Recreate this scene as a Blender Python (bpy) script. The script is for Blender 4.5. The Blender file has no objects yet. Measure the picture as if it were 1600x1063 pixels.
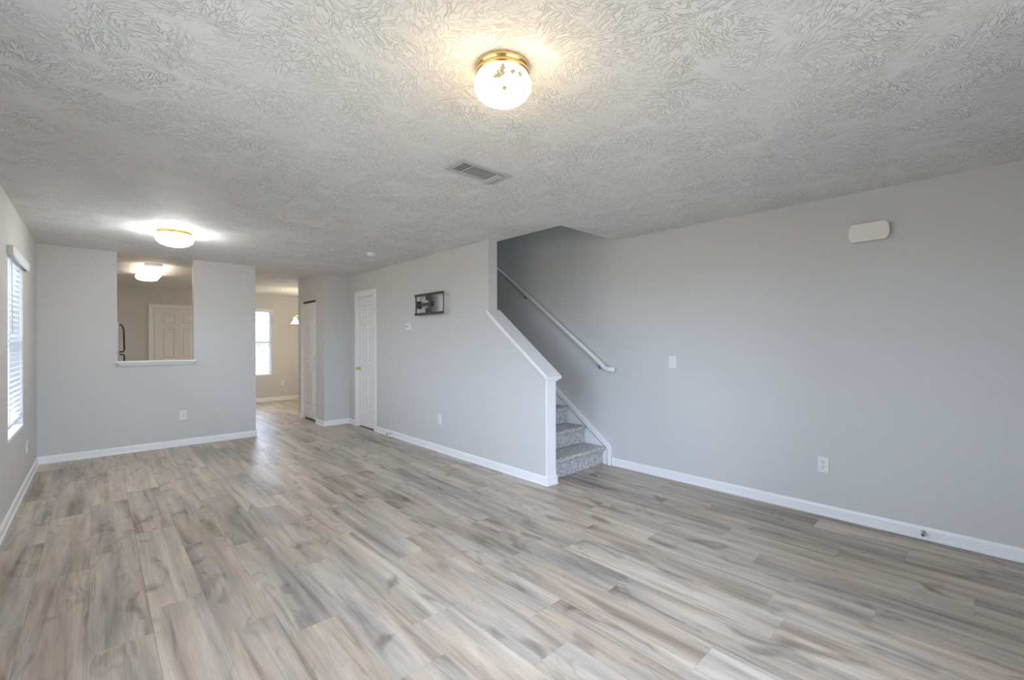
import bpy, bmesh, math, random
from mathutils import Vector, Matrix, Euler

random.seed(7)
S = bpy.context.scene
COL = S.collection
PI = math.pi
R = math.radians

# ------------------------------------------------------------------ room dimensions (metres)
XL, XR = -0.487, 4.083          # left and right wall faces
XT, XT2 = 3.051, 3.174          # stair wall: room face, stair face
YK, YK2 = 7.124, 7.24           # kitchen wall with the pass-through
YC = 7.20                       # closet block front
XC = 2.645                      # closet block left face
YB = 11.2                       # far wall of kitchen / dining
YF = -0.75                      # front wall behind the camera
H = 2.44
SY = 2.70                       # front edge of the stair opening

# ------------------------------------------------------------------ camera
cam_d = bpy.data.cameras.new('camera')
cam = bpy.data.objects.new('camera', cam_d)
COL.objects.link(cam)
cam_d.sensor_width = 36.0
cam_d.lens = 688.2 / 1600 * 36.0
cam_d.shift_y = (535.12 - 531.5) / 1600
cam_d.clip_start = 0.02
M = Matrix.Rotation(-0.7554, 4, 'Z') @ Matrix.Rotation(PI / 2, 4, 'X') @ Matrix.Rotation(-0.0019, 4, 'Z')
cam.matrix_world = Matrix.Translation((0, 0, 1.3406)) @ M
S.camera = cam

# ------------------------------------------------------------------ view
S.view_settings.view_transform = 'Standard'
S.view_settings.look = 'None'
S.view_settings.gamma = 1.0
S.view_settings.use_curve_mapping = False
S.view_settings.exposure = 1.14
S.cycles.use_denoising = True
S.cycles.max_bounces = 14
S.cycles.diffuse_bounces = 9
S.cycles.sample_clamp_indirect = 8.0

# ------------------------------------------------------------------ sky
SKY_UP = (0.75, 0.89, 1.19)
SKY_DOWN = (0.62, 0.62, 0.59)
SKY_STRENGTH = 5.6
GROUND = 0.46
w = bpy.data.worlds.new('sky')
S.world = w
w.use_nodes = True
nt = w.node_tree
nt.nodes.clear()
n_out = nt.nodes.new('ShaderNodeOutputWorld')
n_bg = nt.nodes.new('ShaderNodeBackground')
n_tc = nt.nodes.new('ShaderNodeTexCoord')
n_sep = nt.nodes.new('ShaderNodeSeparateXYZ')
n_rmp = nt.nodes.new('ShaderNodeValToRGB')
n_map = nt.nodes.new('ShaderNodeMapRange')
n_map.inputs['From Min'].default_value = -1.0
nt.links.new(n_tc.outputs['Generated'], n_sep.inputs[0])
nt.links.new(n_sep.outputs['Z'], n_map.inputs['Value'])
nt.links.new(n_map.outputs[0], n_rmp.inputs[0])
e = n_rmp.color_ramp.elements
e[0].position = 0.47; e[0].color = tuple(c * GROUND for c in SKY_DOWN) + (1,)
e[1].position = 0.53; e[1].color = SKY_UP + (1,)
nt.links.new(n_rmp.outputs[0], n_bg.inputs['Color'])
n_bg.inputs['Strength'].default_value = SKY_STRENGTH
nt.links.new(n_bg.outputs[0], n_out.inputs[0])

def portal(loc, rot, sx, sy):
    """daylight portal filling one window opening: it only tells the renderer where the sky comes in"""
    d = bpy.data.lights.new('window_daylight', 'AREA')
    d.shape = 'RECTANGLE'; d.size = sx; d.size_y = sy
    d.cycles.is_portal = True
    o = bpy.data.objects.new('window_daylight', d)
    o.location = loc; o.rotation_euler = rot
    COL.objects.link(o)

# window openings:  (wall, along0, along1, z0, z1)
WL = (4.985, 5.90, 0.595, 2.05)          # left wall, in view
WL2 = (0.60, 2.50, 0.80, 2.10)            # left wall, beside the camera; added out of view for more even daylight
WF = (0.2, 2.2, 0.25, 2.15)             # front wall, behind the camera; unseen, added to raise the room's brightness
WB = (2.05, 2.93, 0.60, 2.10)            # dining wall
portal((XL - 0.16, (WL[0] + WL[1]) / 2, 1.32), (0, -PI / 2, 0), 1.5, 0.95)
portal((XL - 0.16, (WL2[0] + WL2[1]) / 2, 1.45), (0, -PI / 2, 0), 1.35, 1.95)
portal(((WF[0] + WF[1]) / 2, YF - 0.16, 1.20), (PI / 2, 0, 0), 2.05, 1.95)
portal(((WB[0] + WB[1]) / 2, YB + 0.16, 1.35), (-PI / 2, 0, 0), 0.95, 1.55)

WU = (3.28, 3.98, 3.3, 4.85)                # upper stairwell end wall, out of view; added to brighten the stairwell
portal(((WU[0] + WU[1]) / 2, 9.2 + 0.16, 4.075), (-PI / 2, 0, 0), 0.75, 1.6)

# lamp strengths
LAMP_NEAR, LAMP_NEAR_C = 9.0, (1.0, 0.70, 0.40)
LAMP_FAR, LAMP_FAR_C = 25.0, (1.0, 0.97, 0.92)
LAMP_KITCHEN, LAMP_KITCHEN_C = 4.2, (1.0, 0.80, 0.62)
LAMP_SHADE, LAMP_SHADE_C = 18.0, (1.0, 0.85, 0.64)

# ================================================================== materials
def new_mat(name):
    m = bpy.data.materials.new(name)
    m.use_nodes = True
    t = m.node_tree
    b = t.nodes['Principled BSDF']
    return m, t, b

def N(t, kind, **kw):
    n = t.nodes.new(kind)
    for k, v in kw.items():
        setattr(n, k, v)
    return n

def plain(name, col, rough=0.5, metal=0.0, spec=0.5, bump=0.0, bscale=200.0, coat=0.0):
    m, t, b = new_mat(name)
    b.inputs['Base Color'].default_value = (*col, 1)
    b.inputs['Roughness'].default_value = rough
    b.inputs['Metallic'].default_value = metal
    b.inputs['Specular IOR Level'].default_value = spec
    b.inputs['Coat Weight'].default_value = coat
    tc = N(t, 'ShaderNodeTexCoord')
    no = N(t, 'ShaderNodeTexNoise')
    no.inputs['Scale'].default_value = bscale
    no.inputs['Detail'].default_value = 3
    t.links.new(tc.outputs['Object'], no.inputs['Vector'])
    # faint real unevenness of the finish
    mr = N(t, 'ShaderNodeMapRange')
    mr.inputs['To Min'].default_value = max(0.0, rough - 0.04)
    mr.inputs['To Max'].default_value = min(1.0, rough + 0.04)
    t.links.new(no.outputs['Fac'], mr.inputs['Value'])
    t.links.new(mr.outputs[0], b.inputs['Roughness'])
    if bump:
        bp = N(t, 'ShaderNodeBump')
        bp.inputs['Strength'].default_value = 0.5
        bp.inputs['Distance'].default_value = bump
        t.links.new(no.outputs['Fac'], bp.inputs['Height'])
        t.links.new(bp.outputs[0], b.inputs['Normal'])
    return m

def emit(name, col, strength, rough=0.3, pattern=False):
    m, t, b = new_mat(name)
    b.inputs['Base Color'].default_value = (0.9, 0.88, 0.84, 1)
    b.inputs['Roughness'].default_value = rough
    b.inputs['Emission Color'].default_value = (*col, 1)
    b.inputs['Emission Strength'].default_value = strength
    return m

WALL = plain('greige_wall_paint', (0.62, 0.62, 0.61), 0.55, spec=0.25, bump=0.0006, bscale=420)
WALLK = WALL
TRIM = plain('white_trim_paint', (0.85, 0.86, 0.87), 0.35, spec=0.4)
DOORM = plain('white_door_paint', (0.81, 0.82, 0.82), 0.4, spec=0.4, bump=0.0004, bscale=160)
PLASTIC = plain('white_plastic', (0.78, 0.79, 0.79), 0.35)
SLOT = plain('dark_slot', (0.03, 0.03, 0.03), 0.6)
SEAM = plain('plain_grey', (0.25, 0.25, 0.25), 0.6)
BRASS = plain('polished_brass', (0.83, 0.62, 0.26), 0.22, metal=1.0)
STEEL = plain('brushed_steel', (0.50, 0.51, 0.52), 0.35, metal=1.0)
NICKEL = plain('satin_nickel', (0.55, 0.54, 0.52), 0.3, metal=1.0)
MOUNT = plain('dark_grey_powder_coat', (0.055, 0.06, 0.063), 0.45, bump=0.0002, bscale=900)
PLATE = plain('grey_wall_plate', (0.42, 0.43, 0.43), 0.45)
BLACK = plain('black_plastic', (0.012, 0.012, 0.013), 0.3)
FRIDGE = plain('grey_fridge_steel', (0.40, 0.42, 0.43), 0.4, metal=0.6)
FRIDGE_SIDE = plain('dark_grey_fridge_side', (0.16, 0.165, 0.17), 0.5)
VENTM = plain('grey_vent_enamel', (0.47, 0.48, 0.48), 0.4)
VENT_DARK = plain('duct_shade', (0.02, 0.02, 0.02), 0.8)
CLOSET_DARK = plain('dark_fitting_and_shade', (0.06, 0.055, 0.05), 0.6)
RAILM = plain('white_handrail_paint', (0.84, 0.84, 0.83), 0.4)
CHIME = plain('ivory_chime_cover', (0.82, 0.80, 0.76), 0.45)
RUBBER = plain('grey_rubber', (0.20, 0.20, 0.20), 0.7)
BULB_NEAR = emit('lit_glass_warm', LAMP_NEAR_C, LAMP_NEAR)
BULB_FAR = emit('lit_glass_white', LAMP_FAR_C, LAMP_FAR)
BULB_KIT = emit('lit_acrylic_warm', LAMP_KITCHEN_C, LAMP_KITCHEN)
BULB_SHADE = emit('lit_glass_cream', LAMP_SHADE_C, LAMP_SHADE)
ETCH = plain('etched_flower_amber', (0.45, 0.33, 0.16), 0.5)

# etched flower spray on the near lamp's glass: less light comes through the etched strokes
def etched_glass(name, col, strength, centre, r):
    m, t, b = new_mat(name)
    L = t.links.new
    b.inputs['Base Color'].default_value = (0.9, 0.88, 0.84, 1)
    b.inputs['Roughness'].default_value = 0.3
    tc = N(t, 'ShaderNodeTexCoord')
    no = N(t, 'ShaderNodeTexNoise'); no.inputs['Scale'].default_value = 150; no.inputs['Detail'].default_value = 2; no.inputs['Distortion'].default_value = 1.0
    L(tc.outputs['Object'], no.inputs['Vector'])
    # flower sprays repeated three times around the bowl: (turn, drop, size)
    spots = []
    for k in range(3):
        a0 = math.atan2(-1.3, -1.18) + k * 2 * PI / 3
        for da, dz, sz in ((-0.02, -0.060, 0.010), (0.0, -0.072, 0.012), (0.02, -0.086, 0.018), (0.13, -0.094, 0.017), (0.26, -0.098, 0.012), (-0.34, -0.082, 0.012), (-0.62, -0.084, 0.013), (-0.08, -0.126, 0.016)):
            spots.append((math.cos(a0 - da), math.sin(a0 - da), dz, sz))
    prev = None
    for ca, sa, dz, sz in spots:
        q = min(1.0, max(-0.5, (abs(dz) - 0.076) / 0.070)); rad = r * math.sqrt(max(0.02, 1 - q * q))
        d = N(t, 'ShaderNodeVectorMath', operation='DISTANCE'); d.inputs[1].default_value = (rad * ca, rad * sa, dz)
        L(tc.outputs['Object'], d.inputs[0])
        mr = N(t, 'ShaderNodeMapRange'); mr.inputs['From Min'].default_value = sz * 1.7; mr.inputs['From Max'].default_value = sz * 0.2
        L(d.outputs['Value'], mr.inputs['Value'])
        if prev is None: prev = mr.outputs[0]
        else:
            mxn = N(t, 'ShaderNodeMath', operation='MAXIMUM'); L(prev, mxn.inputs[0]); L(mr.outputs[0], mxn.inputs[1]); prev = mxn.outputs[0]
    th = N(t, 'ShaderNodeMath', operation='MULTIPLY'); L(prev, th.inputs[0]); L(no.outputs['Fac'], th.inputs[1])
    mk = N(t, 'ShaderNodeMapRange'); mk.inputs['From Min'].default_value = 0.19; mk.inputs['From Max'].default_value = 0.31
    L(th.outputs[0], mk.inputs['Value'])
    # glow graded by height: stronger underneath, to light the room with less ceiling glow
    sp = N(t, 'ShaderNodeSeparateXYZ'); L(tc.outputs['Object'], sp.inputs[0])
    hr = N(t, 'ShaderNodeMapRange'); hr.inputs['From Min'].default_value = -0.070; hr.inputs['From Max'].default_value = -0.130
    hr.inputs['To Min'].default_value = strength * 0.55; hr.inputs['To Max'].default_value = strength * 5.5
    L(sp.outputs['Z'], hr.inputs['Value'])
    st = N(t, 'ShaderNodeMix', data_type='FLOAT'); L(mk.outputs[0], st.inputs[0]); L(hr.outputs[0], st.inputs[2]); st.inputs[3].default_value = 0.16
    cm = N(t, 'ShaderNodeMix', data_type='RGBA'); L(mk.outputs[0], cm.inputs[0])
    cm.inputs[6].default_value = (*col, 1); cm.inputs[7].default_value = (0.80, 0.62, 0.38, 1)
    bc = N(t, 'ShaderNodeMix', data_type='RGBA'); L(mk.outputs[0], bc.inputs[0])
    bc.inputs[6].default_value = (0.9, 0.88, 0.84, 1); bc.inputs[7].default_value = (0.34, 0.25, 0.14, 1); L(bc.outputs[2], b.inputs['Base Color'])
    L(st.outputs[0], b.inputs['Emission Strength']); L(cm.outputs[2], b.inputs['Emission Color'])
    return m
GLASS_NEAR = etched_glass('etched_lit_glass', LAMP_NEAR_C, LAMP_NEAR, None, 0.114)

def pane_mat():
    m = bpy.data.materials.new('window_glass'); m.use_nodes = True
    t = m.node_tree; t.nodes.clear()
    o = N(t, 'ShaderNodeOutputMaterial'); mx = N(t, 'ShaderNodeMixShader')
    tr = N(t, 'ShaderNodeBsdfTransparent'); gl = N(t, 'ShaderNodeBsdfGlossy')
    tr.inputs[0].default_value = (0.94, 0.96, 0.95, 1); gl.inputs['Roughness'].default_value = 0.02
    fr = N(t, 'ShaderNodeFresnel'); fr.inputs['IOR'].default_value = 1.3
    t.links.new(fr.outputs[0], mx.inputs[0]); t.links.new(tr.outputs[0], mx.inputs[1]); t.links.new(gl.outputs[0], mx.inputs[2])
    t.links.new(mx.outputs[0], o.inputs[0])
    return m
PANE = pane_mat()

def blind_mat():
    m = bpy.data.materials.new('white_blind_slat'); m.use_nodes = True
    t = m.node_tree; t.nodes.clear()
    o = N(t, 'ShaderNodeOutputMaterial'); mx = N(t, 'ShaderNodeMixShader')
    mx.inputs[0].default_value = 0.25
    di = N(t, 'ShaderNodeBsdfDiffuse'); tl = N(t, 'ShaderNodeBsdfTranslucent')
    di.inputs[0].default_value = (0.86, 0.87, 0.88, 1); tl.inputs[0].default_value = (0.86, 0.88, 0.9, 1)
    t.links.new(di.outputs[0], mx.inputs[1]); t.links.new(tl.outputs[0], mx.inputs[2])
    t.links.new(mx.outputs[0], o.inputs[0])
    return m
BLIND = blind_mat()

# ---- ceiling: hand-stomped drywall texture
def ceiling_mat():
    m, t, b = new_mat('stomped_ceiling')
    b.inputs['Base Color'].default_value = (0.79, 0.79, 0.78, 1)
    b.inputs['Roughness'].default_value = 0.7
    b.inputs['Specular IOR Level'].default_value = 0.25
    L = t.links.new
    tc = N(t, 'ShaderNodeTexCoord')
    nz = N(t, 'ShaderNodeTexNoise'); nz.inputs['Scale'].default_value = 9; nz.inputs['Detail'].default_value = 2
    L(tc.outputs['Object'], nz.inputs['Vector'])
    wob = N(t, 'ShaderNodeVectorMath', operation='MULTIPLY_ADD')
    wob.inputs[1].default_value = (0.05, 0.05, 0); wob.inputs[2].default_value = (-0.025, -0.025, 0)
    L(nz.outputs['Color'], wob.inputs[0])
    ad = N(t, 'ShaderNodeVectorMath', operation='ADD')
    L(tc.outputs['Object'], ad.inputs[0]); L(wob.outputs[0], ad.inputs[1])
    vo = N(t, 'ShaderNodeTexVoronoi', voronoi_dimensions='2D')
    vo.inputs['Scale'].default_value = 8.0
    L(ad.outputs[0], vo.inputs['Vector'])
    # a random stroke direction for each stomp of the brush
    sx = N(t, 'ShaderNodeSeparateXYZ'); L(vo.outputs['Color'], sx.inputs[0])
    an = N(t, 'ShaderNodeMath', operation='MULTIPLY'); an.inputs[1].default_value = 6.283
    L(sx.outputs['X'], an.inputs[0])
    rot = N(t, 'ShaderNodeVectorRotate', rotation_type='Z_AXIS')
    L(ad.outputs[0], rot.inputs['Vector']); L(an.outputs[0], rot.inputs['Angle'])
    mp = N(t, 'ShaderNodeMapping'); mp.inputs['Scale'].default_value = (66, 20, 1)
    L(rot.outputs[0], mp.inputs['Vector'])
    st = N(t, 'ShaderNodeTexNoise', noise_dimensions='2D')
    st.inputs['Scale'].default_value = 1.0; st.inputs['Detail'].default_value = 1.5; st.inputs['Distortion'].default_value = 0.6
    L(mp.outputs[0], st.inputs['Vector'])
    # ridge = 1 - |2n-1|*k
    a1 = N(t, 'ShaderNodeMath', operation='MULTIPLY_ADD'); a1.inputs[1].default_value = 2; a1.inputs[2].default_value = -1
    L(st.outputs['Fac'], a1.inputs[0])
    a2 = N(t, 'ShaderNodeMath', operation='ABSOLUTE'); L(a1.outputs[0], a2.inputs[0])
    a3 = N(t, 'ShaderNodeMapRange', interpolation_type='SMOOTHSTEP')
    a3.inputs['From Min'].default_value = 0.13; a3.inputs['From Max'].default_value = 0.0
    L(a2.outputs[0], a3.inputs['Value'])
    # strokes die out towards the rim of a stomp and in smooth patches
    dist = N(t, 'ShaderNodeMapRange', interpolation_type='SMOOTHSTEP')
    dist.inputs['From Min'].default_value = 0.95; dist.inputs['From Max'].default_value = 0.45
    L(vo.outputs['Distance'], dist.inputs['Value'])
    pn = N(t, 'ShaderNodeTexNoise'); pn.inputs['Scale'].default_value = 3.0; pn.inputs['Detail'].default_value = 2
    L(tc.outputs['Object'], pn.inputs['Vector'])
    pm = N(t, 'ShaderNodeMapRange'); pm.inputs['From Min'].default_value = 0.35; pm.inputs['From Max'].default_value = 0.6
    pm.inputs['To Min'].default_value = 0.35
    L(pn.outputs['Fac'], pm.inputs['Value'])
    m1 = N(t, 'ShaderNodeMath', operation='MULTIPLY'); L(a3.outputs[0], m1.inputs[0]); L(dist.outputs[0], m1.inputs[1])
    m2 = N(t, 'ShaderNodeMath', operation='MULTIPLY'); L(m1.outputs[0], m2.inputs[0]); L(pm.outputs[0], m2.inputs[1])
    bp = N(t, 'ShaderNodeBump'); bp.inputs['Strength'].default_value = 1.0; bp.inputs['Distance'].default_value = 0.0042
    L(m2.outputs[0], bp.inputs['Height']); L(bp.outputs[0], b.inputs['Normal'])
    return m
CEIL = ceiling_mat()

# ---- floor: printed vinyl oak planks
def floor_mat():
    m, t, b = new_mat('grey_oak_vinyl_plank')
    L = t.links.new
    at = N(t, 'ShaderNodeAttribute', attribute_name='plank')
    tc = N(t, 'ShaderNodeTexCoord')
    off = N(t, 'ShaderNodeVectorMath', operation='MULTIPLY'); off.inputs[1].default_value = (37, 53, 29)
    L(at.outputs['Color'], off.inputs[0])
    p = N(t, 'ShaderNodeVectorMath', operation='ADD'); L(tc.outputs['Object'], p.inputs[0]); L(off.outputs[0], p.inputs[1])
    def noise(scale, detail=3, dist=0.0, rough=0.5):
        mp = N(t, 'ShaderNodeMapping'); mp.inputs['Scale'].default_value = scale
        L(p.outputs[0], mp.inputs['Vector'])
        n = N(t, 'ShaderNodeTexNoise'); n.inputs['Scale'].default_value = 1; n.inputs['Detail'].default_value = detail
        n.inputs['Distortion'].default_value = dist; n.inputs['Roughness'].default_value = rough
        L(mp.outputs[0], n.inputs['Vector']); return n
    def ramp(src, stops):
        r = N(t, 'ShaderNodeValToRGB'); cr = r.color_ramp
        while len(cr.elements) < len(stops): cr.elements.new(0.5)
        for el, (q, c) in zip(cr.elements, stops):
            el.position = q; el.color = (*c, 1) if len(c) == 3 else c
        L(src, r.inputs[0]); return r
    def mix(fac, a, bb, mode='MIX'):
        n = N(t, 'ShaderNodeMix', data_type='RGBA', blend_type=mode)
        if isinstance(fac, (int, float)): n.inputs[0].default_value = fac
        else: L(fac, n.inputs[0])
        for s, q in ((6, a), (7, bb)):
            if isinstance(q, tuple): n.inputs[s].default_value = (*q, 1)
            else: L(q, n.inputs[s])
        return n.outputs[2]
    # broad tone along the plank, in strips a few centimetres wide
    strip = noise((12, 1.0, 1), 3.5, 0.5, 0.55)
    hue = noise((6.5, 1.1, 1), 2.5, 0.6)
    sp = N(t, 'ShaderNodeSeparateColor'); L(at.outputs['Color'], sp.inputs[0])
    sh = N(t, 'ShaderNodeMath', operation='MULTIPLY_ADD'); sh.inputs[1].default_value = 0.14; sh.inputs[2].default_value = -0.07
    L(sp.outputs[2], sh.inputs[0])
    tone = N(t, 'ShaderNodeMath', operation='ADD'); L(strip.outputs['Fac'], tone.inputs[0]); L(sh.outputs[0], tone.inputs[1])
    warm = ramp(tone.outputs[0], [(0.24, (0.217, 0.173, 0.131)), (0.40, (0.389, 0.322, 0.254)), (0.52, (0.497, 0.422, 0.338)), (0.70, (0.631, 0.550, 0.453))])
    cool = ramp(tone.outputs[0], [(0.24, (0.207, 0.191, 0.168)), (0.40, (0.353, 0.325, 0.285)), (0.52, (0.450, 0.411, 0.355)), (0.70, (0.596, 0.541, 0.456))])
    hs = N(t, 'ShaderNodeMath', operation='MULTIPLY_ADD'); hs.inputs[1].default_value = 0.20; hs.inputs[2].default_value = -0.10
    L(sp.outputs[1], hs.inputs[0])
    hh = N(t, 'ShaderNodeMath', operation='ADD'); L(hue.outputs['Fac'], hh.inputs[0]); L(hs.outputs[0], hh.inputs[1])
    hr = N(t, 'ShaderNodeMapRange', interpolation_type='SMOOTHSTEP'); hr.inputs['From Min'].default_value = 0.40; hr.inputs['From Max'].default_value = 0.60
    L(hh.outputs[0], hr.inputs['Value'])
    col = mix(hr.outputs[0], warm.outputs[0], cool.outputs[0])
    # fine grain
    grain = noise((150, 5, 1), 4, 0.2, 0.65)
    gr = ramp(grain.outputs['Fac'], [(0.30, (0.72, 0.72, 0.72)), (0.50, (1.0, 1.0, 1.0)), (0.66, (1.16, 1.16, 1.16))])
    col = mix(0.55, col, gr.outputs[0], 'MULTIPLY')
    # dark streaks and smoky knots
    streak = noise((34, 1.4, 1), 3, 0.6)
    sr = ramp(streak.outputs['Fac'], [(0.26, (0.60, 0.57, 0.55)), (0.42, (1, 1, 1))])
    col = mix(0.75, col, sr.outputs[0], 'MULTIPLY')
    knot = noise((6.5, 3.0, 1), 2.5, 1.2)
    kr = ramp(knot.outputs['Fac'], [(0.25, (0.48, 0.46, 0.45)), (0.42, (1, 1, 1))])
    col = mix(0.95, col, kr.outputs[0], 'MULTIPLY')
    # pressed seams between planks
    uv = N(t, 'ShaderNodeUVMap', uv_map='seam')
    su = N(t, 'ShaderNodeSeparateXYZ'); L(uv.outputs[0], su.inputs[0])
    def edge(out, size, wid):
        a = N(t, 'ShaderNodeMath', operation='PINGPONG'); a.inputs[1].default_value = 0.5
        L(out, a.inputs[0])
        q = N(t, 'ShaderNodeMath', operation='MULTIPLY'); q.inputs[1].default_value = size
        L(a.outputs[0], q.inputs[0])
        r = N(t, 'ShaderNodeMapRange'); r.inputs['From Max'].default_value = wid; L(q.outputs[0], r.inputs['Value']); return r.outputs[0]
    mn = N(t, 'ShaderNodeMath', operation='MINIMUM')
    L(edge(su.outputs['X'], 0.224, 0.0016), mn.inputs[0]); L(edge(su.outputs['Y'], 1.2, 0.0016), mn.inputs[1])
    se = ramp(mn.outputs[0], [(0.0, (0.82, 0.80, 0.78)), (1.0, (1, 1, 1))])
    col = mix(1.0, col, se.outputs[0], 'MULTIPLY')
    L(col, b.inputs['Base Color'])
    rr = N(t, 'ShaderNodeMapRange'); rr.inputs['To Min'].default_value = 0.26; rr.inputs['To Max'].default_value = 0.46
    L(grain.outputs['Fac'], rr.inputs['Value']); L(rr.outputs[0], b.inputs['Roughness'])
    b.inputs['Specular IOR Level'].default_value = 0.38
    wav = noise((16, 4.0, 1), 2, 0.5)
    hgt = N(t, 'ShaderNodeMath', operation='MULTIPLY_ADD'); hgt.inputs[1].default_value = 0.35
    L(grain.outputs['Fac'], hgt.inputs[0]); L(wav.outputs['Fac'], hgt.inputs[2])
    hg2 = N(t, 'ShaderNodeMath', operation='MULTIPLY_ADD'); hg2.inputs[1].default_value = 0.3
    L(mn.outputs[0], hg2.inputs[0]); L(hgt.outputs[0], hg2.inputs[2])
    bp = N(t, 'ShaderNodeBump'); bp.inputs['Strength'].default_value = 1.0; bp.inputs['Distance'].default_value = 0.0026
    L(hg2.outputs[0], bp.inputs['Height']); L(bp.outputs[0], b.inputs['Normal'])
    return m
FLOOR = floor_mat()

def carpet_mat():
    m, t, b = new_mat('grey_speckled_carpet')
    L = t.links.new
    tc = N(t, 'ShaderNodeTexCoord')
    vo = N(t, 'ShaderNodeTexVoronoi'); vo.inputs['Scale'].default_value = 130
    no = N(t, 'ShaderNodeTexNoise'); no.inputs['Scale'].default_value = 130; no.inputs['Detail'].default_value = 3
    L(tc.outputs['Object'], vo.inputs['Vector']); L(tc.outputs['Object'], no.inputs['Vector'])
    sp = N(t, 'ShaderNodeSeparateColor'); L(vo.outputs['Color'], sp.inputs[0])
    mx = N(t, 'ShaderNodeMath', operation='MULTIPLY_ADD'); mx.inputs[1].default_value = 0.6
    L(no.outputs['Fac'], mx.inputs[0]); L(sp.outputs[0], mx.inputs[2])
    r = N(t, 'ShaderNodeValToRGB'); cr = r.color_ramp
    cr.elements[0].position = 0.30; cr.elements[0].color = (0.15, 0.15, 0.15, 1)
    cr.elements[1].position = 1.25 / 1.3; cr.elements[1].color = (0.70, 0.69, 0.68, 1)
    k = cr.elements.new(0.62); k.color = (0.42, 0.415, 0.41, 1)
    L(mx.outputs[0], r.inputs[0]); L(r.outputs[0], b.inputs['Base Color'])
    b.inputs['Roughness'].default_value = 0.95
    b.inputs['Specular IOR Level'].default_value = 0.1
    b.inputs['Sheen Weight'].default_value = 0.3
    bp = N(t, 'ShaderNodeBump'); bp.inputs['Strength'].default_value = 1.0; bp.inputs['Distance'].default_value = 0.006
    L(vo.outputs['Distance'], bp.inputs['Height']); L(bp.outputs[0], b.inputs['Normal'])
    return m
CARPET = carpet_mat()

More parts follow.
